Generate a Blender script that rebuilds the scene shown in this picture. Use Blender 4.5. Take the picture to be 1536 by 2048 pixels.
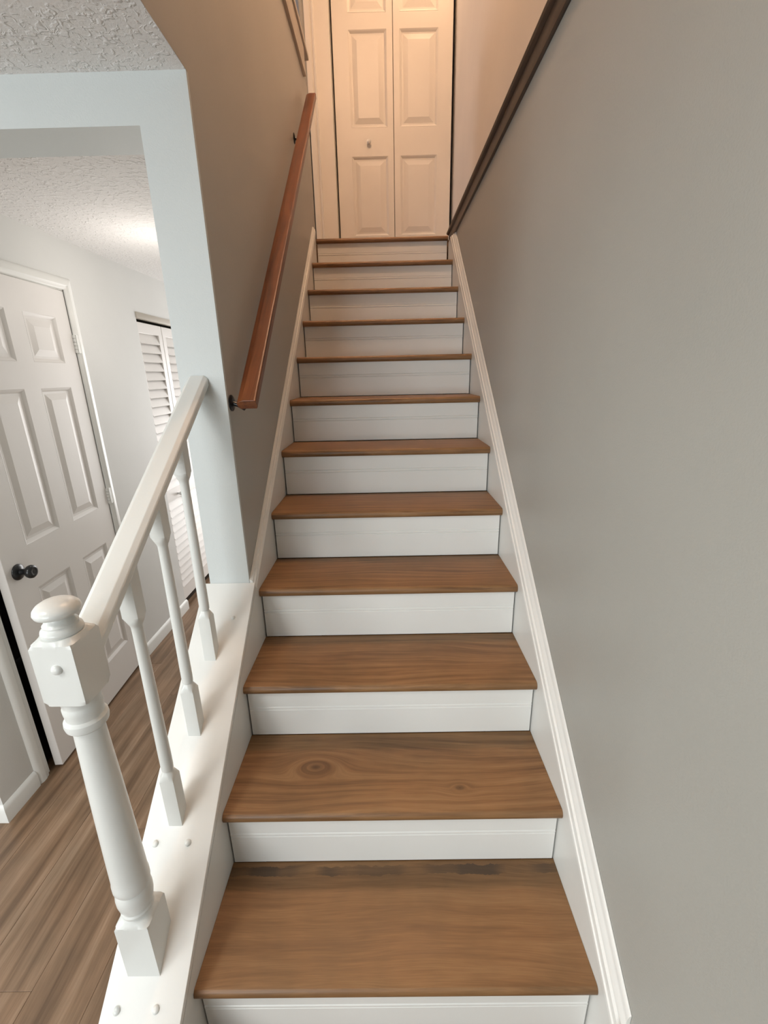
import bpy, math, random
import numpy as np
from mathutils import Matrix, Vector

random.seed(7)
scene = bpy.context.scene
for o in list(bpy.data.objects):
    bpy.data.objects.remove(o)

# ------------------------------------------------------------------ camera
PITCH, YAW, ROLL = -0.3033, -0.0092, -0.0219
CAM = Vector((0.0043, -0.592, 1.2705))
fwd = Vector((math.sin(YAW) * math.cos(PITCH), math.cos(YAW) * math.cos(PITCH), math.sin(PITCH)))
r0 = Vector((math.cos(YAW), -math.sin(YAW), 0))
u0 = r0.cross(fwd)
right = math.cos(ROLL) * r0 + math.sin(ROLL) * u0
up = -math.sin(ROLL) * r0 + math.cos(ROLL) * u0
cam_data = bpy.data.cameras.new('camera')
cam = bpy.data.objects.new('camera', cam_data)
scene.collection.objects.link(cam)
mw = Matrix((right, up, -fwd)).transposed().to_4x4()
mw.translation = CAM
cam.matrix_world = mw
cam_data.sensor_fit = 'HORIZONTAL'
cam_data.sensor_width = 36.0
cam_data.lens = 875.6 / 1536 * 36.0
cam_data.clip_start = 0.02
scene.camera = cam

# ------------------------------------------------------------------ light
vs = scene.view_settings
vs.view_transform = 'Standard'
vs.look = 'None'
vs.gamma = 1.0
vs.use_curve_mapping = False
vs.exposure = 0.0

world = bpy.data.worlds.new('world')
scene.world = world
world.use_nodes = True
bg = world.node_tree.nodes['Background']
bg.inputs[0].default_value = (0.90, 0.95, 1.0, 1)
bg.inputs[1].default_value = 0.8


def area_light(name, loc, target, sx, sy, power, color):
    d = bpy.data.lights.new(name, 'AREA')
    d.shape = 'RECTANGLE'
    d.size, d.size_y = sx, sy
    d.energy = power
    d.color = color
    o = bpy.data.objects.new(name, d)
    scene.collection.objects.link(o)
    o.location = loc
    o.rotation_euler = (Vector(target) - Vector(loc)).to_track_quat('-Z', 'Y').to_euler()
    return o


# daylight entering by the front windows, by the glazed end of the hall and by an upstairs window
area_light('daylight_front_window', (-2.0, -3.95, 1.05), (-2.0, 0, 1.05), 2.4, 1.5, 94, (0.93, 0.98, 1.0))
area_light('daylight_side_window', (-3.95, -1.2, 1.05), (0, -1.2, 1.05), 2.2, 1.5, 46, (0.96, 0.99, 0.98))
area_light('daylight_back_room', (1.3, 4.95, 0.75), (1.3, 0, 0.75), 1.6, 1.6, 28, (1.0, 0.97, 0.95))
area_light('daylight_hall_end', (-0.75, 4.95, 0.70), (-0.75, 0, 0.70), 1.3, 1.7, 60, (1.0, 0.98, 0.96))
area_light('daylight_upstairs_window', (-3.3, 3.3, 3.5), (0, 3.3, 3.5), 0.9, 1.2, 16, (0.72, 0.86, 1.0))
area_light('added_entry_fill', (-1.35, -0.75, 1.95), (-1.35, -0.75, 0), 0.45, 0.45, 17, (0.98, 0.99, 0.96))  # added fill from above for the cap board and newel front


def point_light(name, loc, power, color, radius):
    d = bpy.data.lights.new(name, 'POINT')
    d.energy = power
    d.color = color
    d.shadow_soft_size = radius
    o = bpy.data.objects.new(name, d)
    scene.collection.objects.link(o)
    o.location = loc


point_light('added_hall_fill', (-1.05, 1.75, 1.62), 4.0, (1.0, 0.93, 0.86), 0.12)  # added fill that softens the contrast on the hall door and floor
point_light('stairwell_bulb', (-0.14, 1.38, 4.42), 92, (1.0, 0.61, 0.36), 0.09)
point_light('landing_bulb', (0.40, 3.25, 4.40), 7, (1.0, 0.63, 0.37), 0.06)

# ------------------------------------------------------------------ measures
RUN, RISE, NOSE = 0.2469, 0.1948, 0.0205
S = RISE / RUN
HW = 0.438            # half width of the treads
XW = 0.457            # wall face beside the stairs
ZF = -0.39            # lower floor
ZC = 1.975            # ceiling of the front room
ZL = 11 * RISE        # landing
XH = -1.53            # hall wall face
YP = 0.717            # end of the wall between stairs and hall
YB = 3.6              # upper back wall
TH = 0.028            # tread thickness
NT = 11


# ------------------------------------------------------------------ materials
def new_mat(name):
    m = bpy.data.materials.new(name)
    m.use_nodes = True
    nt = m.node_tree
    return m, nt, nt.nodes['Principled BSDF']


def nd(nt, typ, **kw):
    n = nt.nodes.new(typ)
    for k, v in kw.items():
        setattr(n, k, v)
    return n


def mathn(nt, op, a, b=None, c=None):
    n = nt.nodes.new('ShaderNodeMath')
    n.operation = op
    for i, v in enumerate((a, b, c)):
        if v is None:
            continue
        if isinstance(v, (int, float)):
            n.inputs[i].default_value = v
        else:
            nt.links.new(v, n.inputs[i])
    return n.outputs[0]


def noise(nt, vec, scale, detail=3.0, rough=0.5, dist=0.0):
    n = nt.nodes.new('ShaderNodeTexNoise')
    n.inputs['Scale'].default_value = scale
    n.inputs['Detail'].default_value = detail
    n.inputs['Roughness'].default_value = rough
    n.inputs['Distortion'].default_value = dist
    if vec is not None:
        nt.links.new(vec, n.inputs['Vector'])
    return n.outputs['Fac']


def ramp(nt, fac, stops):
    n = nt.nodes.new('ShaderNodeValToRGB')
    el = n.color_ramp.elements
    while len(el) < len(stops):
        el.new(0.5)
    for e, (p, c) in zip(el, stops):
        e.position = p
        e.color = (*c, 1) if len(c) == 3 else c
    nt.links.new(fac, n.inputs[0])
    return n.outputs['Color']


def mixc(nt, fac, a, b, blend='MIX'):
    n = nt.nodes.new('ShaderNodeMix')
    n.data_type = 'RGBA'
    n.blend_type = blend
    ins = [s for s in n.inputs if s.type == 'RGBA']
    f = n.inputs[0]
    if isinstance(fac, (int, float)):
        f.default_value = fac
    else:
        nt.links.new(fac, f)
    for s, v in zip(ins, (a, b)):
        if isinstance(v, tuple):
            s.default_value = (*v, 1)
        else:
            nt.links.new(v, s)
    return [s for s in n.outputs if s.type == 'RGBA'][0]


def paint(name, col, rough=0.55, bump=0.0, bscale=180.0, mottle=0.03, spec=0.5):
    m, nt, b = new_mat(name)
    tc = nd(nt, 'ShaderNodeTexCoord')
    gp = nd(nt, 'ShaderNodeNewGeometry')
    v = gp.outputs['Position']
    f = noise(nt, v, 2.2, 4)
    lo = tuple(c * (1 - mottle) for c in col)
    hi = tuple(min(1, c * (1 + mottle)) for c in col)
    nt.links.new(ramp(nt, f, [(0.3, lo), (0.7, hi)]), b.inputs['Base Color'])
    b.inputs['Roughness'].default_value = rough
    b.inputs['Specular IOR Level'].default_value = spec
    if bump:
        h = noise(nt, v, bscale, 2, 0.5)
        bn = nd(nt, 'ShaderNodeBump')
        bn.inputs['Strength'].default_value = bump
        bn.inputs['Distance'].default_value = 0.002
        nt.links.new(h, bn.inputs['Height'])
        nt.links.new(bn.outputs['Normal'], b.inputs['Normal'])
    return m


def knockdown(name, col, strength=0.6, dist=0.006):
    m, nt, b = new_mat(name)
    gp = nd(nt, 'ShaderNodeNewGeometry')
    v = gp.outputs['Position']
    a = noise(nt, v, 60.0, 2, 0.5, 0.6)
    c = noise(nt, v, 140.0, 2, 0.5, 0.3)
    h = mathn(nt, 'MULTIPLY', ramp(nt, a, [(0.52, (0, 0, 0)), (0.66, (1, 1, 1))]), 1.0)
    h = mathn(nt, 'MULTIPLY_ADD', c, 0.35, h)
    bn = nd(nt, 'ShaderNodeBump')
    bn.inputs['Strength'].default_value = strength
    bn.inputs['Distance'].default_value = dist
    nt.links.new(h, bn.inputs['Height'])
    nt.links.new(bn.outputs['Normal'], b.inputs['Normal'])
    b.inputs['Base Color'].default_value = (*col, 1)
    b.inputs['Roughness'].default_value = 0.85
    return m


def plain(name, col, rough=0.5, metal=0.0, spec=0.5):
    m, nt, b = new_mat(name)
    gp = nd(nt, 'ShaderNodeNewGeometry')
    f = noise(nt, gp.outputs['Position'], 40, 2)
    nt.links.new(ramp(nt, f, [(0.3, tuple(c * 0.92 for c in col)), (0.7, tuple(min(1, c * 1.06) for c in col))]), b.inputs['Base Color'])
    b.inputs['Roughness'].default_value = rough
    b.inputs['Metallic'].default_value = metal
    b.inputs['Specular IOR Level'].default_value = spec
    return m


def wood(name, dark, mid, light, axis='X', grain=55.0, rough=0.45, knots=(), stain=None, contrast=1.0, along=1.3):
    """Stained wood; the grain runs along the object's local axis, every object gets its own stretch of the board."""
    m, nt, b = new_mat(name)
    tc = nd(nt, 'ShaderNodeTexCoord')
    oi = nd(nt, 'ShaderNodeObjectInfo')
    sep = nd(nt, 'ShaderNodeSeparateXYZ')
    nt.links.new(tc.outputs['Object'], sep.inputs[0])
    X, Y, Z = sep.outputs
    if axis == 'Y':
        X, Y = Y, X
    rnd = mathn(nt, 'MULTIPLY', oi.outputs['Random'], 37.0)
    # slow wander of the grain
    cmb = nd(nt, 'ShaderNodeCombineXYZ')
    nt.links.new(mathn(nt, 'MULTIPLY_ADD', X, along, rnd), cmb.inputs[0])
    nt.links.new(mathn(nt, 'MULTIPLY', Y, 5.0), cmb.inputs[1])
    nt.links.new(mathn(nt, 'MULTIPLY', Z, 5.0), cmb.inputs[2])
    wander = noise(nt, cmb.outputs[0], 1.0, 2, 0.5)
    yy = mathn(nt, 'MULTIPLY_ADD', wander, 0.11, Y)
    knotmask = None
    for (kx, ky, kr) in knots:
        dx = mathn(nt, 'MULTIPLY', mathn(nt, 'SUBTRACT', X, kx), 0.55)
        dy = mathn(nt, 'SUBTRACT', Y, ky)
        d2 = mathn(nt, 'ADD', mathn(nt, 'MULTIPLY', dx, dx), mathn(nt, 'MULTIPLY', dy, dy))
        g = mathn(nt, 'EXPONENT', mathn(nt, 'MULTIPLY', d2, -1.0 / (kr * kr * 4.0)))
        # rings: near the knot the grain height follows the distance
        dist = mathn(nt, 'SQRT', d2)
        yy = mathn(nt, 'ADD', mathn(nt, 'MULTIPLY', yy, mathn(nt, 'SUBTRACT', 1.0, g)), mathn(nt, 'MULTIPLY', dist, g))
        core = mathn(nt, 'EXPONENT', mathn(nt, 'MULTIPLY', d2, -1.0 / (kr * kr * 0.16)))
        ringv = mathn(nt, 'MULTIPLY_ADD', mathn(nt, 'SINE', mathn(nt, 'MULTIPLY', dist, 420.0)), 0.5, 0.5)
        rim = mathn(nt, 'EXPONENT', mathn(nt, 'MULTIPLY', d2, -1.0 / (kr * kr * 1.1)))
        kk = mathn(nt, 'MAXIMUM', core, mathn(nt, 'MULTIPLY', mathn(nt, 'MULTIPLY', rim, ringv), 0.8))
        knotmask = kk if knotmask is None else mathn(nt, 'MAXIMUM', knotmask, kk)
    c2 = nd(nt, 'ShaderNodeCombineXYZ')
    nt.links.new(mathn(nt, 'MULTIPLY_ADD', X, along * 1.4, rnd), c2.inputs[0])
    nt.links.new(mathn(nt, 'MULTIPLY', yy, grain), c2.inputs[1])
    nt.links.new(mathn(nt, 'MULTIPLY', Z, grain), c2.inputs[2])
    g1 = noise(nt, c2.outputs[0], 1.0, 3, 0.6)
    c3 = nd(nt, 'ShaderNodeCombineXYZ')
    nt.links.new(mathn(nt, 'MULTIPLY_ADD', X, 14.0, rnd), c3.inputs[0])
    nt.links.new(mathn(nt, 'MULTIPLY', yy, 420.0), c3.inputs[1])
    nt.links.new(mathn(nt, 'MULTIPLY', Z, 420.0), c3.inputs[2])
    g2 = noise(nt, c3.outputs[0], 1.0, 2, 0.5)
    col = ramp(nt, g1, [(0.5 - 0.20 / contrast, dark), (0.5, mid), (0.5 + 0.22 / contrast, light)])
    col = mixc(nt, 0.35, col, ramp(nt, g2, [(0.35, (0.55, 0.5, 0.45)), (0.65, (1.0, 1.0, 1.0))]), 'MULTIPLY')
    # worn, uneven stain
    bl = noise(nt, tc.outputs['Object'], 5.0, 3, 0.6)
    col = mixc(nt, 0.5, col, ramp(nt, bl, [(0.35, (0.72, 0.74, 0.72)), (0.65, (1.12, 1.06, 1.0))]), 'MULTIPLY')
    if knotmask is not None:
        col = mixc(nt, mathn(nt, 'MULTIPLY', knotmask, 0.85), col, tuple(c * 0.45 for c in dark))
    if stain:
        y0, y1, scol = stain
        wob = noise(nt, tc.outputs['Object'], 26.0, 3, 0.65)
        edge = mathn(nt, 'MULTIPLY_ADD', wob, 0.022, -0.011)
        yv = mathn(nt, 'ADD', Y, edge)
        band = mathn(nt, 'MULTIPLY', mathn(nt, 'GREATER_THAN', yv, y0), mathn(nt, 'LESS_THAN', yv, y1))
        cs = nd(nt, 'ShaderNodeCombineXYZ')
        nt.links.new(mathn(nt, 'MULTIPLY', X, 7.0), cs.inputs[0])
        patch = ramp(nt, noise(nt, cs.outputs[0], 1.0, 1, 0.5), [(0.42, (0.1, 0.1, 0.1)), (0.58, (0.75, 0.75, 0.75))])
        col = mixc(nt, mathn(nt, 'MULTIPLY', band, patch), col, scol)
    nt.links.new(col, b.inputs['Base Color'])
    nt.links.new(mathn(nt, 'MULTIPLY_ADD', g1, 0.2, rough - 0.1), b.inputs['Roughness'])
    bn = nd(nt, 'ShaderNodeBump')
    bn.inputs['Strength'].default_value = 0.15
    bn.inputs['Distance'].default_value = 0.001
    nt.links.new(g1, bn.inputs['Height'])
    nt.links.new(bn.outputs['Normal'], b.inputs['Normal'])
    return m


M = {}
M['wall'] = paint('grey_wall_paint', (0.405, 0.400, 0.368), 0.46, 0.25, 260)
M['wallhall'] = paint('pale_hall_paint', (0.71, 0.71, 0.69), 0.6, 0.2, 260)
M['wallend'] = paint('cool_pale_tone', (0.60, 0.635, 0.63), 0.6, 0.2, 260)  # paler, cooler tone than the stair walls
M['wallup'] = paint('cream_upstairs_paint', (0.82, 0.77, 0.72), 0.55, 0.3, 200)
M['wallfar'] = plain('bounce_cut_dark', (0.16, 0.13, 0.11), 0.7)  # dark tone picked to weaken light bouncing back to the banister
M['ceil'] = knockdown('knockdown_ceiling', (0.82, 0.81, 0.80), 0.55, 0.005)
M['white'] = paint('white_trim_paint', (0.80, 0.80, 0.77), 0.32, 0.08, 90)
M['rail'] = paint('white_gloss_paint', (0.71, 0.725, 0.70), 0.28, 0.10, 120)
M['riser'] = paint('white_riser_paint', (0.80, 0.80, 0.77), 0.4, 0.05, 90)
M['door'] = paint('white_door_paint', (0.78, 0.75, 0.72), 0.42, 0.06, 200)
M['door_up'] = paint('cream_door_paint', (0.78, 0.75, 0.70), 0.42, 0.06, 200)
M['skirt'] = paint('skirt_paint', (0.72, 0.72, 0.69), 0.38, 0.06, 120)
W_D, W_M, W_L = (0.140, 0.068, 0.026), (0.250, 0.132, 0.055), (0.325, 0.186, 0.084)
M['tread'] = wood('stained_pine', W_D, W_M, W_L, 'X', 85, contrast=0.9)
M['tread_knot'] = wood('stained_pine_knots', W_D, W_M, W_L, 'X', 60,
                       knots=((-0.218, 0.012, 0.026), (0.186, -0.060, 0.011)))
M['tread_first'] = wood('stained_pine_glue', W_D, W_M, W_L, 'X', 40, stain=(0.098, 0.121, (0.05, 0.032, 0.02)), contrast=0.6)
M['handrail'] = wood('mahogany_handrail', (0.085, 0.023, 0.008), (0.155, 0.046, 0.014), (0.215, 0.075, 0.026), 'Y', 70, 0.35)
M['fascia'] = wood('dark_fascia_wood', (0.045, 0.028, 0.018), (0.085, 0.055, 0.038), (0.12, 0.08, 0.055), 'Y', 60, 0.45)
M['plank'] = wood('brown_vinyl_plank', (0.14, 0.082, 0.046), (0.25, 0.156, 0.094), (0.37, 0.25, 0.165), 'Y', 24, 0.45, contrast=1.0, along=0.8)
M['black'] = plain('black_metal', (0.012, 0.012, 0.013), 0.3, 0.0)
M['darkwood'] = plain('subfloor', (0.10, 0.07, 0.05), 0.8)
M['tantrim'] = paint('tan_trim_paint', (0.50, 0.45, 0.38), 0.45)
M['chrome'] = plain('glass_knob', (0.72, 0.73, 0.73), 0.15)

# ------------------------------------------------------------------ mesh helpers
WLOC = {}


class MB:
    def __init__(self):
        self.v, self.f = [], []

    def add(self, verts, faces):
        n = len(self.v)
        self.v += [tuple(p) for p in verts]
        self.f += [tuple(i + n for i in f) for f in faces]
        return self

    def box(self, x0, x1, y0, y1, z0, z1):
        v = [(x, y, z) for z in (z0, z1) for y in (y0, y1) for x in (x0, x1)]
        return self.add(v, [(0, 2, 3, 1), (4, 5, 7, 6), (0, 1, 5, 4), (2, 6, 7, 3), (0, 4, 6, 2), (1, 3, 7, 5)])

    def loft(self, rings, caps=True):
        n = len(rings[0])
        v = [p for r in rings for p in r]
        f = []
        for k in range(len(rings) - 1):
            for i in range(n):
                j = (i + 1) % n
                f.append((k * n + i, k * n + j, (k + 1) * n + j, (k + 1) * n + i))
        if caps:
            f.append(tuple(reversed(range(n))))
            f.append(tuple(range((len(rings) - 1) * n, len(rings) * n)))
        return self.add(v, f)

    def prism(self, pts, vec):
        a = [Vector(p) for p in pts]
        return self.loft([[tuple(p) for p in a], [tuple(p + Vector(vec)) for p in a]])

    def sweep(self, pts, d, pl0, pl1):
        """profile points slid along d until they meet the planes (point, normal) pl0 and pl1"""
        d = Vector(d)
        rings = []
        for (q, n) in (pl0, pl1):
            q, n = Vector(q), Vector(n)
            rings.append([tuple(Vector(p) + d * ((q - Vector(p)).dot(n) / d.dot(n))) for p in pts])
        return self.loft(rings)

    def build(self, name, mat, parent=None, bevel=0.0, smooth=True, angle=32, segs=2, origin=None):
        import bmesh
        a = np.array(self.v, float)
        if origin is None:
            lo, hi = a.min(0), a.max(0)
            origin = Vector(((lo[0] + hi[0]) / 2, (lo[1] + hi[1]) / 2, (lo[2] + hi[2]) / 2))
        origin = Vector(origin)
        me = bpy.data.meshes.new(name)
        me.from_pydata([tuple(Vector(p) - origin) for p in self.v], [], self.f)
        bm = bmesh.new()
        bm.from_mesh(me)
        bmesh.ops.recalc_face_normals(bm, faces=bm.faces)
        if bevel:
            ed = [e for e in bm.edges if len(e.link_faces) == 2 and e.calc_face_angle(0) > math.radians(30)]
            bmesh.ops.bevel(bm, geom=ed, offset=bevel, segments=segs, affect='EDGES', profile=0.5, clamp_overlap=True)
        bm.to_mesh(me)
        bm.free()
        if smooth:
            me.polygons.foreach_set('use_smooth', [True] * len(me.polygons))
            me.set_sharp_from_angle(angle=math.radians(angle))
        if isinstance(mat, str):
            mat = M[mat]
        me.materials.append(mat)
        o = bpy.data.objects.new(name, me)
        scene.collection.objects.link(o)
        if parent is not None:
            o.parent = parent
            o.location = origin - WLOC[parent.name]
        else:
            o.location = origin
        WLOC[o.name] = origin
        return o


def tag(o, label, cat=None, kind=None, group=None):
    if label:
        o['label'] = label
    if cat:
        o['category'] = cat
    if kind:
        o['kind'] = kind
    if group:
        o['group'] = group
    return o


def empty(name, loc):
    o = bpy.data.objects.new(name, None)
    o.empty_display_size = 0.1
    scene.collection.objects.link(o)
    o.location = loc
    WLOC[o.name] = Vector(loc)
    return o


def struct(o, label, cat):
    return tag(o, label, cat, 'structure')


def post(profile, half, cx, cy, n=64, cut=None):
    """square stock turned on a lathe: profile of (z, radius); radius wider than the square leaves it square"""
    rings = []
    for (z, r) in profile:
        ring = []
        for i in range(n):
            a = 2 * math.pi * (i + 0.5 * 0) / n
            ca, sa = math.cos(a), math.sin(a)
            q = min(half / max(abs(ca), abs(sa)), r)
            x, y = cx + q * ca, cy + q * sa
            ring.append((x, y, z))
        rings.append(ring)
    if cut:
        s, c = cut
        rings[0] = [(x, y, s * y + c) for (x, y, z) in rings[0]]
    mb = MB()
    mb.loft(rings)
    return mb


def lathe(profile, axis_o, axis_d, n=32):
    d = Vector(axis_d).normalized()
    a = d.orthogonal().normalized()
    b = d.cross(a)
    rings = []
    for (t, r) in profile:
        rings.append([tuple(Vector(axis_o) + d * t + (a * math.cos(2 * math.pi * i / n) + b * math.sin(2 * math.pi * i / n)) * max(r, 1e-4)) for i in range(n)])
    mb = MB()
    mb.loft(rings)
    return mb


def strip_curve(pts, w, t):
    return None


# ------------------------------------------------------------------ the setting: floors
floor = MB().box(-4.1, 2.8, -4.1, 5.2, ZF - 0.12, ZF - 0.012).build('floor', 'darkwood', smooth=False)
struct(floor, 'brown wood look plank floor of the lower hall', 'floor')
PW = 0.181
for col in range(19):
    x = -1.945 + (col - 5) * PW
    x1 = x + PW
    if x < -0.588 < x1:
        x1 = -0.588
    y = -2.82 + (col * 0.47) % 1.22
    yend = 4.9 if -1.7 < x < -0.588 else 0.70 if x < -0.588 else -0.235
    while y < yend - 0.05:
        y0, y1 = max(y, -2.4), min(y + 1.22, yend)
        if y1 - y0 > 0.05:
            MB().box(x + 0.0003, min(x1, XW - 0.002 if y1 > -0.9 else x1) - 0.0003, y0 + 0.0003, y1 - 0.0003, ZF - 0.012, ZF).build('plank', 'plank', floor, bevel=0.0009, segs=1)
        y += 1.22

# ------------------------------------------------------------------ staircase
stairs = empty('staircase', (0, 0, ZF))
tag(stairs, 'straight staircase with brown stained treads and white risers', 'staircase')


def tread_profile(y0, y1, ztop):
    r = TH / 2
    pts = [(y1, ztop - TH), (y1, ztop)]
    for i in range(0, 9):
        a = math.pi / 2 + math.pi * i / 8
        # slightly flattened bullnose
        pts.append((y0 + r * 0.8 + r * 0.8 * math.cos(a), ztop - r + r * math.sin(a)))
    return pts


for k in range(-1, NT):
    y0, y1 = k * RUN, (k + 1) * RUN + NOSE + 0.001
    mb = MB().prism([(-HW, yy, zz) for yy, zz in tread_profile(y0, y1, k * RISE)], (2 * HW, 0, 0))
    mt = M['tread_knot'] if k == 1 else M['tread_first'] if k == 0 else M['tread']
    # local origin on the tread's top centre
    mb.build('tread', mt, stairs, angle=25, origin=(0, (y0 + y1) / 2, k * RISE - 0.012))
# landing nosing
mb = MB().prism([(-HW, yy, zz) for yy, zz in tread_profile(NT * RUN, NT * RUN + 0.11, ZL)], (2 * HW, 0, 0))
mb.build('landing_nosing', 'tread', stairs, angle=25)
for k in range(-1, NT + 1):
    zb, zt = (k - 1) * RISE + 0.0028, k * RISE - TH
    yf = k * RUN + NOSE
    # beaded board: a small double bead above the middle
    zm = zb + (zt - zb) * 0.60
    pr = [(yf + 0.012, zb), (yf, zb), (yf, zm - 0.0075), (yf + 0.0022, zm - 0.0055), (yf - 0.0006, zm - 0.003), (yf - 0.0008, zm),
          (yf - 0.0006, zm + 0.003), (yf + 0.0022, zm + 0.0055), (yf, zm + 0.0075), (yf, zt), (yf + 0.012, zt)]
    g = 0.0042
    mb = MB().prism([(-HW + g, yy, zz) for yy, zz in pr], (2 * HW - 2 * g, 0, 0))
    mb.build('riser', 'riser', stairs, angle=20)

# skirt boards (closed stringers against the walls)
DS = Vector((0, RUN, RISE)).normalized()
NS = Vector((0, -RISE, RUN)).normalized()


def slope_poly(x, y0, y1, ctop, cbot, ztrim=None, zmin=None):
    pts = []
    zt1 = S * y1 + ctop
    if ztrim is not None and zt1 > ztrim:
        pts += [(x, y1, ztrim), (x, (ztrim - ctop) / S, ztrim)]
    else:
        pts += [(x, y1, zt1)]
    pts += [(x, y0, S * y0 + ctop)]
    zb0 = S * y0 + cbot
    if zmin is not None and zb0 < zmin:
        pts += [(x, y0, zmin), (x, (zmin - cbot) / S, zmin)]
    else:
        pts += [(x, y0, zb0)]
    pts += [(x, y1, S * y1 + cbot)]
    return pts


sk = MB().prism(slope_poly(HW + 0.0005, -0.075, 2.70, 0.052, -0.30, 2.098, ZF), (XW - HW - 0.0012, 0, 0)).build('skirt_board', 'skirt', stairs)
sl = MB().prism(slope_poly(-XW + 0.0007, -0.30, 2.715, 0.0380, -0.30, None, ZF), (XW - HW - 0.0012, 0, 0)).build('skirt_board', 'skirt', stairs)


def mould_pts(profile, side, y, c):
    # profile (offset from wall, height along the slope normal), base line at z = S*y + c
    base = Vector((0, y, S * y + c))
    return [tuple(base + NS * h + Vector((side * (XW - max(o, 0.0007)), 0, 0))) for (o, h) in profile]


PROF = [(0, 0), (0.0225, 0), (0.0225, 0.010), (0.0195, 0.013), (0.0185, 0.028), (0.0135, 0.0315), (0.0125, 0.036),
        (0.0145, 0.041), (0.0125, 0.046), (0.0085, 0.050), (0.0075, 0.060), (0.0045, 0.067), (0, 0.069)]
mr = MB().sweep(mould_pts(PROF, 1, 0.5, 0.050), DS, ((0, -0.075, 0), (0, 1, 0)), ((0, 0, 2.099), (0, 0, 1)))
mr.build('skirt_moulding', 'white', sk, angle=40)
PROFL = [(0, 0), (0.0215, 0), (0.0215, 0.006), (0.0185, 0.009), (0.0175, 0.016), (0.012, 0.0185), (0.0105, 0.024), (0.004, 0.0275), (0, 0.028)]
ml = MB().sweep(mould_pts(PROFL, -1, 1.0, 0.033), DS, ((0, YP + 0.001, 0), (0, 1, 0)), ((0, 2.714, 0), (0, 1, 0)))
ml.build('skirt_moulding', 'white', sl, angle=40)
# plumb return of the moulding at the foot of the right skirt
pv = [(XW - max(o, 0.0007), -0.075 - h * 0.9, 0.04) for (o, h) in PROF]
mv = MB().sweep(pv, (0, 0, 1), ((0, 0, ZF), (0, 0, 1)), ((0, -0.075, 0.046), (0, 0.40, 1)))
mv.build('skirt_return', 'white', sk, angle=40)

# ------------------------------------------------------------------ banister on the left
ban = empty('stair_banister', (-0.533, 0.3, S * 0.3 + 0.061))
tag(ban, 'white painted banister with turned newel post and three balusters', 'banister')
CC = 0.061
cap_p = [(-0.607, 0, CC - 0.022), (-0.607, 0, CC), (-0.4385, 0, CC), (-0.4385, 0, CC - 0.022)]
cb = MB().sweep(cap_p, DS, ((0, -0.42, 0), (0, 1, 0)), ((0, YP - 0.001, 0), (0, 1, 0)))
cap = cb.build('cap_board', 'white', ban, bevel=0.002)
for (px, py) in ((-0.573, 0.177), (-0.494, 0.178), (-0.575, -0.039), (-0.494, -0.038), (-0.488, 0.622)):
    r = 0.0075 if py < 0.5 else 0.006
    prof = [(-0.002, r), (0.0015, r), (0.0038, r * 0.8), (0.005, r * 0.4), (0.0053, 0.0)]
    lathe(prof, (px, py, S * py + CC), NS, 20).build('screw_plug', 'rail', cap, angle=50)

NXC, NYC, NH = -0.533, 0.0345, 0.0345
BIG = 0.06
np_prof = [(0.0, BIG), (0.2035, BIG), (0.2045, 0.0485), (0.209, 0.0445), (0.2165, 0.039), (0.2215, 0.0345), (0.2245, 0.0338), (0.227, 0.0365),
           (0.232, 0.0370), (0.236, 0.0345), (0.240, 0.0350), (0.248, 0.0385), (0.258, 0.0405), (0.270, 0.0408), (0.280, 0.0395), (0.288, 0.0365),
           (0.291, 0.0375), (0.297, 0.0415), (0.304, 0.0425), (0.311, 0.0415), (0.318, 0.0395), (0.335, 0.0392), (0.40, 0.0378),
           (0.48, 0.0358), (0.56, 0.0335), (0.64, 0.0308), (0.690, 0.0292), (0.6925, 0.0345), (0.697, 0.0392), (0.704, 0.0408), (0.711, 0.0400),
           (0.715, 0.0368), (0.7165, 0.0350), (0.722, 0.0352), (0.730, 0.0365), (0.738, 0.0368), (0.742, 0.0350), (0.7445, 0.0347), (0.764, 0.0385), (0.7655, 0.0440), (0.7725, 0.0480),
           (0.7735, BIG), (0.8725, BIG), (0.8735, 0.0485), (0.879, 0.0440), (0.886, 0.0380), (0.887, 0.02)]
np_prof = [np_prof[0]] + [(z - 0.006 if z > 0.76 else z, r if r >= 0.0438 else min(r * 0.845, 0.0345)) for z, r in np_prof[1:]]
nm = post(np_prof, NH, NXC, NYC, 72, cut=(S, CC - 0.01))
newel = nm.build('newel_post', 'rail', ban, angle=28)
fz = 0.880
fin = [(fz - 0.004, 0.022), (fz, 0.0285), (fz + 0.004, 0.0305), (fz + 0.009, 0.0295), (fz + 0.0120, 0.0262), (fz + 0.0145, 0.0250), (fz + 0.0175, 0.0255),
       (fz + 0.021, 0.0225), (fz + 0.026, 0.0190), (fz + 0.0295, 0.0182), (fz + 0.0315, 0.0215), (fz + 0.0325, 0.0275), (fz + 0.035, 0.0320), (fz + 0.040, 0.0338),
       (fz + 0.0455, 0.0325), (fz + 0.051, 0.0280), (fz + 0.0555, 0.0205), (fz + 0.0582, 0.0115), (fz + 0.059, 0.0)]
lathe(fin, (NXC, NYC, 0), (0, 0, 1), 48).build('finial', 'rail', newel, angle=45)
lathe([(-0.001, 0.0085), (0.002, 0.0085), (0.0045, 0.007), (0.006, 0.004), (0.0065, 0)], (NXC + 0.003, 0.0, 0.831), (0, -1, 0), 24).build('screw_plug', 'rail', newel, angle=50)

RSL = 0.675


def rail_top(y):
    return 1.293 + RSL * (y - 0.735)


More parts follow.
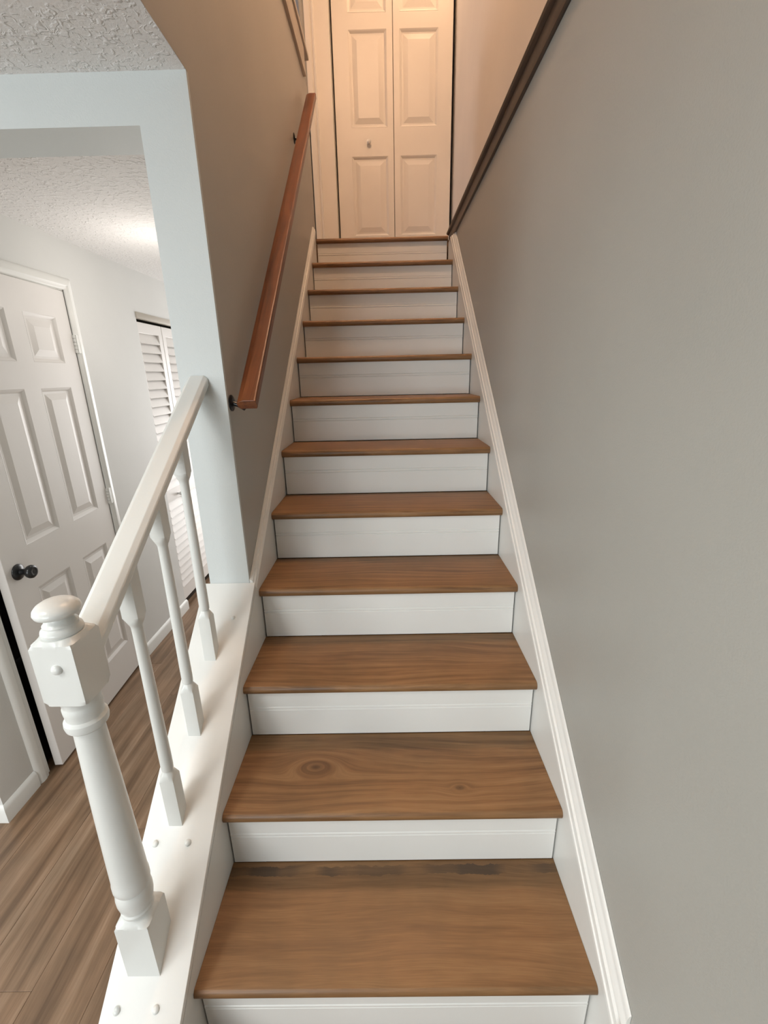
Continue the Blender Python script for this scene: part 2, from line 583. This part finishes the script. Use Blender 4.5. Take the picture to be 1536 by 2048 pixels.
for i, yf in enumerate((0.204, 0.360, 0.518)):
    yc = yf + 0.0165
    zb = S * yc + CC
    z1 = zb + 0.135
    z2 = (0.785, 0.905, 1.022)[i]
    zt = rail_top(yc) - 0.02
    B2 = 0.04
    pr = [(zb - 0.05, B2), (z1 - 0.010, B2), (z1 - 0.008, 0.0225), (z1 + 0.001, 0.0180), (z1 + 0.008, 0.0140), (z1 + 0.012, 0.0120), (z1 + 0.0145, 0.0115),
          (z1 + 0.017, 0.0132), (z1 + 0.030, 0.0138), (z1 + 0.06, 0.0138), ((z1 * 2 + z2) / 3, 0.0132), ((z1 + z2 * 2) / 3, 0.0122),
          (z2 - 0.030, 0.0114), (z2 - 0.012, 0.0116), (z2 - 0.006, 0.0130), (z2 - 0.001, 0.0155), (z2 + 0.006, 0.0185), (z2 + 0.014, 0.0225), (z2 + 0.0155, B2), (zt, B2)]
    post(pr, 0.0165, -0.5325, yc, 64, cut=(S, CC - 0.008)).build('baluster', 'rail', ban, angle=28)

rp = [(-0.5145, 0), (-0.5040, -0.0075), (-0.5025, -0.011), (-0.5025, -0.027), (-0.5055, -0.031), (-0.5140, -0.040), (-0.516, -0.046),
      (-0.550, -0.046), (-0.552, -0.040), (-0.5605, -0.031), (-0.5635, -0.027), (-0.5635, -0.011), (-0.5615, -0.0075), (-0.5515, 0)]
rr = MB().sweep([(xx, 0.5, rail_top(0.5) + zz) for xx, zz in rp], (0, 1, RSL), ((0, 0.0685, 0), (0, 1, 0)), ((0, YP - 0.001, 0), (0, 1, 0)))
rr.build('rail', 'rail', ban, bevel=0.0010, segs=1, angle=14)

# ------------------------------------------------------------------ brown wall handrail
HS = 0.876
hd = Vector((0, 1, HS)).normalized()
hn = Vector((0, -HS, 1)).normalized()
hand = empty('wall_handrail', (-0.44, 1.6, 1.207 + HS * (1.6 - 0.718)))
tag(hand, 'reddish brown wooden handrail on black brackets along left stair wall', 'handrail')
hprof = [(-0.4325, -0.024), (-0.4325, -0.010), (-0.4290, -0.006), (-0.4150, -0.0005), (-0.412, 0), (-0.380, 0), (-0.376, -0.0015), (-0.3745, -0.005), (-0.3745, -0.026),
         (-0.378, -0.032), (-0.426, -0.032)]
hp = [tuple(Vector((xx, 0.718, 1.207)) + hn * zz) for xx, zz in hprof]
L = (2.617 - 0.718) / hd.y
hm = MB().loft([hp, [tuple(Vector(p) + hd * L) for p in hp]])
# square ends, mesh kept aligned to its own length so the grain follows the rail
rot = Matrix((Vector((1, 0, 0)), hd, hn)).transposed()
org = Vector((-0.403, 1.6675, 1.207 + HS * (1.6675 - 0.718)))
loc = [tuple(rot.transposed() @ (Vector(p) - org)) for p in hm.v]
hm.v = loc
ho = hm.build('handrail_bar', 'handrail', hand, bevel=0.0008, segs=1, angle=12, origin=(0, 0, 0))
ho.rotation_euler = rot.to_euler()
ho.location = org - WLOC['wall_handrail']
for (by, bz) in ((0.752, 1.205), (2.225, 2.487)):
    # wall rosette, bent arm and saddle under the rail
    br = lathe([(0, 0.024), (0.003, 0.024), (0.006, 0.019), (0.008, 0.009)], (-XW, by, bz - 0.005), (1, 0, 0), 24)
    path = [Vector((-XW + 0.004, by, bz - 0.005)), Vector((-XW + 0.022, by, bz - 0.012)), Vector((-XW + 0.036, by, bz - 0.022)), Vector((-XW + 0.046, by + 0.004, bz - 0.010)),
            Vector((-0.405, by + 0.012, 1.207 + HS * (by + 0.012 - 0.718) - 0.042))]
    rings = []
    for j, p in enumerate(path):
        t = (path[min(j + 1, len(path) - 1)] - path[max(j - 1, 0)]).normalized()
        a = t.cross(Vector((0, 1, 0))).normalized()
        b2 = t.cross(a)
        rings.append([tuple(p + (a * math.cos(2 * math.pi * q / 12) + b2 * math.sin(2 * math.pi * q / 12)) * 0.0065) for q in range(12)])
    br.loft(rings)
    cen = Vector((-0.405, by + 0.02, 1.207 + HS * (by + 0.02 - 0.718))) - hn * 0.0345
    sad = [tuple(cen + Vector((sx * 0.014, 0, 0)) + hd * sy * 0.032 + hn * sz * 0.002) for sz in (-1, 1) for sy in (-1, 1) for sx in (-1, 1)]
    br.add(sad, [(0, 2, 3, 1), (4, 5, 7, 6), (0, 1, 5, 4), (2, 6, 7, 3), (0, 4, 6, 2), (1, 3, 7, 5)])
    br.build('bracket', 'black', hand, angle=40)

# ------------------------------------------------------------------ walls
ZTOP = 4.55
W = MB()
W.box(-0.587, -XW, YP, 2.86, ZF, 3.02)
W.box(-0.587, -XW, 2.8605, 3.0, ZF, ZL - 0.151)
W.v = [(x, y + 0.012 if y < 1 else y, z) for x, y, z in W.v]
wl = W.build('wall_left', 'wall', smooth=False)
struct(wl, 'taupe wall on the left of the stairs behind the handrail', 'wall')
wu = MB().box(-0.587, -XW, -0.9, YP + 0.012, ZC + 0.001, 3.02).build('wall_left_upper', 'wall', smooth=False)
struct(wu, 'upper left stairwell wall above the textured ceiling edge', 'wall')
we = MB().box(-0.587, -XW, YP, YP + 0.0115, ZF, ZC).build('wall_end', 'wallend', smooth=False)
struct(we, 'pale narrow end of the wall between stairs and hall', 'wall')
# low wall under the sloping cap board
lw = MB().prism([(-0.587, YP - 0.0005, ZF), (-0.587, YP - 0.0005, S * YP + CC - 0.0225), (-0.587, -0.40, S * -0.40 + CC - 0.0225), (-0.587, -0.40, ZF)], (0.587 - XW, 0, 0))
struct(lw.build('wall_stringer', 'white', smooth=False), 'low wall under the sloping white cap board', 'wall')
wr = MB().box(XW, 0.60, -0.85, 3.1, ZF, 2.099).build('wall_right', 'wall', smooth=False)
struct(wr, 'plain grey wall on the right of the stairs', 'wall')
wru = MB().box(0.585, 0.70, -0.95, 3.75, 2.16, ZTOP).build('wall_right_upper', 'wallup', smooth=False)
struct(wru, 'warm lit upstairs wall above the dark wooden ledge', 'wall')
# hall side
hw = MB()
hw.box(XH - 0.11, XH, 0.702, 0.915, ZF, ZC)
hw.box(XH - 0.11, XH, 0.915, 1.715, 1.695, ZC)
hw.box(XH - 0.11, XH, 1.715, 2.345, ZF, ZC)
hw.box(XH - 0.11, XH, 2.345, 3.10, 1.675, ZC)
hw.box(XH - 0.11, XH, 3.10, 5.0, ZF, ZC)
struct(hw.build('wall_hall', 'wallhall', smooth=False), 'pale grey hall wall between the panel door and the closet', 'wall')
struct(MB().box(-4.0, XH - 0.11, 0.702, 0.81, ZF, ZC).build('wall_front_room', 'wallhall', smooth=False), 'grey wall left of the hall opening', 'wall')
hd_ = MB().box(XH, -0.587, YP, 0.862, 1.868, ZC).build('wall_header', 'wallend', smooth=False)
struct(hd_, 'grey header beam over the hall opening', 'wall')
# closets behind the doors
ck = MB()
ck.box(-2.35, XH - 0.11, 0.81, 0.83, ZF, ZC)
ck.box(-2.35, XH - 0.11, 2.0, 2.1, ZF, ZC)
ck.box(-2.35, XH - 0.11, 3.3, 3.4, ZF, ZC)
ck.box(-2.40, -2.35, 0.81, 3.4, ZF, ZC)
struct(ck.build('wall_closets', 'wall', smooth=False), 'closet walls behind the hall doors', 'wall')
# front room shell with window openings, hall end
sh = MB()
sh.box(-4.1, -3.2, -4.1, -4.0, ZF, ZC)
sh.box(-0.8, 2.8, -4.1, -4.0, ZF, ZC)
we2 = MB().box(2.7, 2.8, -4.0, -0.8, ZF, ZC).box(0.60, 2.7, -0.9, -0.8, ZF, ZC).build('wall_bounce_cut', 'wallfar', smooth=False)  # unseen dark walls added to keep bounced light off the banister
struct(we2, 'added dark wall behind the viewer that cuts bounced light', 'wall')
sh.box(-3.2, -0.8, -4.1, -4.0, ZF, 0.3)
sh.box(-3.2, -0.8, -4.1, -4.0, 1.8, ZC)
struct(sh.build('wall_back', 'wall', smooth=False), 'front room wall with a window behind the viewer', 'wall')
sh = MB()
sh.box(-4.1, -4.0, -4.0, -2.3, ZF, ZC)
sh.box(-4.1, -4.0, -0.1, 0.81, ZF, ZC)
sh.box(-4.1, -4.0, -2.3, -0.1, ZF, 0.3)
sh.box(-4.1, -4.0, -2.3, -0.1, 1.8, ZC)
struct(sh.build('wall_side', 'wall', smooth=False), 'front room side wall with a window', 'wall')
sh = MB()
sh.box(XH - 0.11, -1.45, 5.0, 5.1, ZF, ZC)
sh.box(-0.05, 0.4, 5.0, 5.1, ZF, ZC)
sh.box(-1.45, -0.05, 5.0, 5.1, 1.6, ZC)
sh.box(-1.45, -0.05, 5.0, 5.1, ZF, -0.2)
sh.box(0.4, 2.2, 5.0, 5.1, 1.6, ZC)
sh.box(0.4, 2.2, 5.0, 5.1, ZF, -0.1)
sh.box(2.2, 2.8, 5.0, 5.1, ZF, ZC)
sh.box(2.7, 2.8, 3.0, 5.0, ZF, ZC)
sh.box(-XW, 2.7, 3.0, 3.1, ZF, 1.92)
struct(sh.build('wall_hall_end', 'wallhall', smooth=False), 'walls of the room beyond the hall', 'wall')
# ceilings
c1 = MB().box(-4.1, -XW - 0.0005, -4.1, YP, ZC, ZC + 0.165).build('ceiling', 'ceil', smooth=False)
struct(c1, 'white knockdown textured ceiling of the front room', 'ceiling')
c1b = MB().box(-XW, 2.8, -4.1, -0.9, ZC, ZC + 0.165).build('ceiling_entry', 'ceil', smooth=False)
struct(c1b, 'textured ceiling in front of the stairwell', 'ceiling')
c2 = MB().box(XH - 0.9, -0.5875, 0.862, 3.0, 1.920, ZC + 0.165).box(XH - 0.9, 2.8, 3.0005, 5.1, 1.920, ZC).build('ceiling_hall', 'ceil', smooth=False)
struct(c2, 'white knockdown textured ceiling of the hall', 'ceiling')
# upstairs
fl2 = MB()
fl2.box(-HW, 0.60, NT * RUN + 0.111, 3.75, ZL - 0.15, ZL)
fl2.box(-3.4, -0.587, -0.9, 5.0, ZC + 0.166, ZL + 0.0)
fl2.box(-0.587, -HW, 2.8605, 3.75, ZL - 0.15, ZL)
struct(fl2.build('floor_upstairs', 'tread', smooth=False), 'upstairs landing floor', 'floor')
bw = MB()
bw.box(-0.580, -0.563, YB, YB + 0.1, ZL, ZTOP)
bw.box(-0.546, -0.357, YB + 0.03, YB + 0.1, ZL, ZTOP)
bw.box(-0.563, -0.546, YB + 0.01, YB + 0.1, ZL + 0.98, ZTOP)
bw.box(-0.357, 0.585, YB, YB + 0.1, ZL + 2.045, ZTOP)
struct(bw.build('wall_landing', 'wall', smooth=False), 'landing wall around the closet door', 'wall')
struct(MB().box(-0.5845, 0.700, 4.2, 4.25, ZL - 0.2, ZTOP).box(0.585, 0.7, 3.7505, 4.2, ZL - 0.2, ZTOP).box(-0.5845, -0.5655, YB + 0.1005, 4.2, ZL - 0.2, ZTOP).box(-0.5655, 0.585, 3.7505, 4.2, ZL - 0.2, ZL).build('wall_linen_closet', 'wall', smooth=False), 'back of the landing closet', 'wall')
u = MB()
u.box(-3.5, -3.4, -0.95, 5.1, ZL, ZTOP)
u.box(-3.5, -0.585, 5.0, 5.1, ZL, ZTOP)
u.box(-0.600, -0.585, YB + 0.1005, 5.0, ZL, ZTOP)
struct(u.build('wall_upstairs', 'wallhall', smooth=False), 'pale upstairs walls seen past the low wall cap', 'wall')
struct(MB().box(-3.5, 0.70, -1.0, -0.9, ZC + 0.166, ZTOP).build('wall_stairwell_front', 'wall', smooth=False), 'wall closing the stairwell above the entry', 'wall')
struct(MB().box(-3.5, 0.70, -1.0, 5.1, ZTOP, ZTOP + 0.1).build('ceiling_upstairs', 'ceil', smooth=False), 'upstairs ceiling', 'ceiling')

# ------------------------------------------------------------------ trims
# dark wood ledge where the upper floor meets the right wall
fa = MB().box(XW - 0.012, XW + 0.001, -0.9, 2.745, 2.099, 2.150).build('trim_1', 'fascia', bevel=0.002)
struct(fa, 'dark brown wooden ledge along the top of the right wall', 'trim')
fn = MB().prism([(XW - 0.012, -0.9, 2.1515), (XW - 0.022, -0.9, 2.156), (XW - 0.025, -0.9, 2.164), (XW - 0.022, -0.9, 2.172), (XW - 0.012, -0.9, 2.176), (0.584, -0.9, 2.176), (0.584, -0.9, 2.1515)], (0, 3.66, 0))
fn.build('nosing', 'fascia', fa, angle=40)
# cap of the low wall upstairs
kc = MB()
kc.box(-0.600, -XW + 0.012, -0.9, 2.735, 3.02, 3.150)
kt = kc.build('trim_2', 'tantrim', bevel=0.002)
struct(kt, 'tan painted trim capping the low wall beside the upper stairs', 'trim')
kp = MB().box(-0.612, -XW + 0.022, -0.9, 2.86, 3.152, 3.178).build('cap_plate', 'tantrim', kt, bevel=0.004)
MB().box(-0.603, -XW + 0.016, -0.9, 2.735, 3.008, 3.0195).build('bead', 'tantrim', kt, bevel=0.003)

# door casings
CP = [(0.0, 0.0), (0.004, 0.0), (0.009, 0.004), (0.011, 0.009), (0.012, 0.018), (0.015, 0.022), (0.015, 0.040), (0.011, 0.050), (0.005, 0.056), (0.0, 0.057)]


def casing(name, y0, y1, zt, label, left=True):
    m = MB()
    # uprights and head with mitred corners; profile (thickness out of wall, width away from the opening)
    if left:
        m.sweep([(XH + t, y0 - w, 0) for t, w in CP], (0, 0, 1), ((0, 0, ZF), (0, 0, 1)), ((0, y0, zt), (0, 1, 1)))
    m.sweep([(XH + t, y1 + w, 0) for t, w in CP], (0, 0, 1), ((0, 0, ZF), (0, 0, 1)), ((0, y1, zt), (0, -1, 1)))
    m.sweep([(XH + t, 1, zt + w) for t, w in CP], (0, 1, 0), ((0, y0, zt), (0, 1, 1)), ((0, y1, zt), (0, -1, 1)))
    # jamb lining
    m.box(XH - 0.11, XH, y0 - 0.001, y0 + 0.012, ZF, zt)
    m.box(XH - 0.11, XH, y1 - 0.003, y1 + 0.001, ZF, zt)
    m.box(XH - 0.11, XH, y0, y1, zt - 0.004, zt + 0.001)
    return struct(m.build(name, 'white', angle=35), label, 'trim')


casing('trim_3', 0.915, 1.718, 1.690, 'white moulded casing around the hall panel door')
hb = MB().box(XH - 0.03, XH + 0.006, 2.346, 3.10, 1.640, 1.676).build('trim_4', 'tantrim', bevel=0.002)
struct(hb, 'narrow beige head trim above the louvered closet door', 'trim')
# landing casing board left of the upstairs closet door
lc = MB()
lc.prism([(-0.548, YB - 0.006, ZL), (-0.545, YB - 0.016, ZL), (-0.507, YB - 0.018, ZL), (-0.503, YB - 0.010, ZL), (-0.497, YB - 0.010, ZL), (-0.492, YB - 0.018, ZL), (-0.480, YB - 0.020, ZL), (-0.476, YB - 0.008, ZL),
          (-0.362, YB - 0.008, ZL), (-0.362, YB + 0.029, ZL), (-0.548, YB + 0.029, ZL)], (0, 0, 2.2))
struct(lc.build('trim_5', 'door_up', angle=30), 'cream casing board left of the upstairs bifold door', 'trim')

# baseboards
BP = [(0.0, 0.0), (0.013, 0.0), (0.013, 0.060), (0.010, 0.068), (0.004, 0.076), (0.0, 0.078)]


def base_run(name, y0, y1, label, corner0=False):
    m = MB()
    p0 = ((0, y0, 0), (0, 1, 0))
    if corner0:
        p0 = ((XH, y0, 0), (1, 1, 0))
    m.sweep([(XH + t, 0, ZF + h) for t, h in BP], (0, 1, 0), p0, ((0, y1, 0), (0, 1, 0)))
    return m


m = base_run('x', 0.702, 0.857, '', True)
m.sweep([(0, 0.702 - t, ZF + h) for t, h in BP], (1, 0, 0), ((-3.99, 0, 0), (1, 0, 0)), ((XH, 0.702, 0), (1, 1, 0)))
struct(m.build('baseboard_corner', 'white', angle=35), 'white baseboard turning the wall corner by the panel door', 'baseboard')
m = base_run('x', 1.776, 2.36, '')
struct(m.build('baseboard_hall', 'white', angle=35), 'white baseboard between panel door and louvered closet', 'baseboard')


# ------------------------------------------------------------------ doors
def frame_mesh(us, vs_, holes, t, f):
    """flat slab with rectangular holes; f(u, v, w) maps to space, w is depth from the face"""
    m = MB()
    nu, nv = len(us) - 1, len(vs_) - 1

    def solid(i, j):
        return 0 <= i < nu and 0 <= j < nv and (i, j) not in holes
    for i in range(nu):
        for j in range(nv):
            if not solid(i, j):
                continue
            a, b, c, d = us[i], us[i + 1], vs_[j], vs_[j + 1]
            m.add([f(a, c, 0), f(b, c, 0), f(b, d, 0), f(a, d, 0)], [(0, 1, 2, 3)])
            m.add([f(a, c, t), f(b, c, t), f(b, d, t), f(a, d, t)], [(3, 2, 1, 0)])
            for (di, dj, p, q) in ((-1, 0, (a, c), (a, d)), (1, 0, (b, d), (b, c)), (0, -1, (b, c), (a, c)), (0, 1, (a, d), (b, d))):
                if not solid(i + di, j + dj):
                    m.add([f(*p, 0), f(*q, 0), f(*q, t), f(*p, t)], [(0, 1, 2, 3)])
    return m


def weld(m):
    """merge equal points so that the slab is one closed shape"""
    idx, nv, mp = {}, [], []
    for p in m.v:
        k = tuple(round(c, 5) for c in p)
        if k not in idx:
            idx[k] = len(nv)
            nv.append(p)
        mp.append(idx[k])
    m.v = nv
    m.f = [tuple(mp[i] for i in f) for f in m.f]
    return m


def panel_mesh(a, b, c, d, f, depth=0.009, m1=0.014, m2=0.010, m3=0.028, rise=0.007):
    steps = [(0, 0.0), (m1 * 0.35, depth * 0.25), (m1, depth), (m1 + m2, depth), (m1 + m2 + m3, depth - rise)]
    rings = []
    for (i, w) in steps:
        rings.append([f(a + i, c + i, w), f(b - i, c + i, w), f(b - i, d - i, w), f(a + i, d - i, w)])
    back = [f(a, c, 0.02), f(b, c, 0.02), f(b, d, 0.02), f(a, d, 0.02)]
    m = MB()
    m.loft([back] + rings)
    return m


# hall panel door, ajar: built on its hinge line
D1 = empty('door_1', (XH + 0.002, 1.7135, ZF))
struct(D1, 'white six panel hall door standing slightly ajar with black knob', 'door')
DW, DH = 0.765, 2.062


def f1(u, v, w):        # u from the latch edge to the hinge
    return (XH + 0.002 - w, 1.7135 - DW + u, ZF + 0.012 + v)


us = [0, 0.118, 0.335, 0.43, 0.647, DW]
us = [0, 0.142, 0.352, 0.455, 0.663, DW]
zz = [0, 0.205, 0.815, 1.010, 1.622, 1.735, 1.935, DH]
holes = {(i, j) for i in (1, 3) for j in (1, 3, 5)}
slab = weld(frame_mesh(us, zz, holes, 0.035, f1)).build('slab', 'door', D1, bevel=0.0015, segs=1)
for (i, j) in sorted(holes):
    panel_mesh(us[i], us[i + 1], zz[j], zz[j + 1], f1).build('panel', 'door', D1, angle=12)
kz, ky = ZF + 0.935, 1.7135 - DW + 0.062
kx = XH + 0.002
lathe([(0, 0.033), (0.003, 0.033), (0.007, 0.030), (0.010, 0.022), (0.013, 0.013), (0.030, 0.0115), (0.036, 0.017), (0.042, 0.0245), (0.050, 0.0275), (0.058, 0.0265), (0.063, 0.022),
       (0.0645, 0.015), (0.0635, 0.012), (0.063, 0.008), (0.064, 0.0)], (kx, ky, kz), (1, 0, 0), 36).build('knob', 'black', D1, angle=50)
for hz in (1.405, 0.628):
    hg = MB()
    hy = 1.712 + 0.003
    hg.box(XH - 0.004, XH + 0.0155, hy + 0.004, hy + 0.030, hz, hz + 0.085)
    for q in range(5):
        a, b_ = hz + q * 0.017 + 0.0008, hz + (q + 1) * 0.017 - 0.0008
        hg.loft([[(XH + 0.006 + 0.0068 * math.cos(2 * math.pi * s / 12), hy + 0.0068 * math.sin(2 * math.pi * s / 12), zv) for s in range(12)] for zv in (a, b_)])
    hg.box(XH - 0.004, XH + 0.0008, hy - 0.024, hy - 0.004, hz, hz + 0.085)
    hg.build('hinge', 'white', D1, angle=40)
D1.rotation_euler = (0, 0, math.radians(3.3))

# louvered closet door
D2 = empty('door_2', (XH - 0.03, 2.7, ZF))
struct(D2, 'white louvered bifold closet door at the end of the hall', 'door')
XL = XH - 0.026
ZB2, ZT2 = -0.335, 1.625
for (ya, yb) in ((2.350, 2.703), (2.708, 3.061)):
    def f2(u, v, w, ya=ya):
        return (XL - w, ya + u, ZB2 + v)
    wd = yb - ya
    us2 = [0, 0.050, wd - 0.050, wd]
    zs2 = [0, 0.105, 0.765, 0.855, 1.895, ZT2 - ZB2]
    leaf = weld(frame_mesh(us2, zs2, {(1, 1), (1, 3)}, 0.028, f2)).build('leaf', 'door', D2, bevel=0.002, segs=1)
    for (z0, z1) in ((ZB2 + 0.105, ZB2 + 0.765), (ZB2 + 0.855, ZB2 + 1.895)):
        n = round((z1 - z0) / 0.0572)
        ph = (z1 - z0) / n
        for q in range(n):
            zc = z0 + (q + 0.5) * ph
            hgt, tk, an = 0.0345, 0.0035, math.radians(19)
            ux, uz = math.sin(an), -math.cos(an)
            vx, vz = math.cos(an), math.sin(an)
            pp = [(XL - 0.012 + a * hgt * ux + b_ * tk * vx, ya + 0.0505, zc + a * hgt * uz + b_ * tk * vz) for a, b_ in ((-1, -1), (1, -1), (1, 1), (-1, 1))]
            MB().prism(pp, (0, wd - 0.101, 0)).build('slat', 'door', leaf, smooth=False)
    if ya < 2.5:
        lathe([(0, 0.008), (0.006, 0.007), (0.012, 0.008), (0.018, 0.0125), (0.024, 0.0130), (0.029, 0.009), (0.031, 0)], (XL, 2.555, 0.462), (1, 0, 0), 20).build('knob', 'chrome', leaf, angle=50)

# upstairs bifold door
D3 = empty('door_3', (0.1, YB, ZL))
struct(D3, 'cream panelled bifold closet door at the top of the stairs', 'door')
for (xa, xb, pa, pb) in ((-0.3455, 0.1065, -0.226, 0.059), (0.1105, 0.5605, 0.160, 0.448)):
    def f3(u, v, w, xa=xa):
        return (xa + u, YB + w, ZL + 0.015 + v)
    u3 = [0, pa - xa, pb - xa, xb - xa]
    zo = ZL + 0.015
    v3 = [0, 2.385 - zo, 2.940 - zo, 3.131 - zo, 3.732 - zo, 3.832 - zo, 4.050 - zo, 4.170 - zo]
    leaf = weld(frame_mesh(u3, v3, {(1, 1), (1, 3), (1, 5)}, 0.032, f3)).build('leaf', 'door_up', D3, bevel=0.002, segs=1)
    for j in (1, 3, 5):
        panel_mesh(u3[1], u3[2], v3[j], v3[j + 1], f3, depth=0.012, m1=0.016, m2=0.010, m3=0.036, rise=0.010).build('panel', 'door_up', leaf, angle=12)
    if xa < 0:
        lathe([(0, 0.010), (0.006, 0.008), (0.014, 0.009), (0.020, 0.016), (0.027, 0.017), (0.033, 0.012), (0.035, 0)], (-0.089, YB, 3.030), (0, -1, 0), 24).build('knob', 'white', leaf, angle=50)
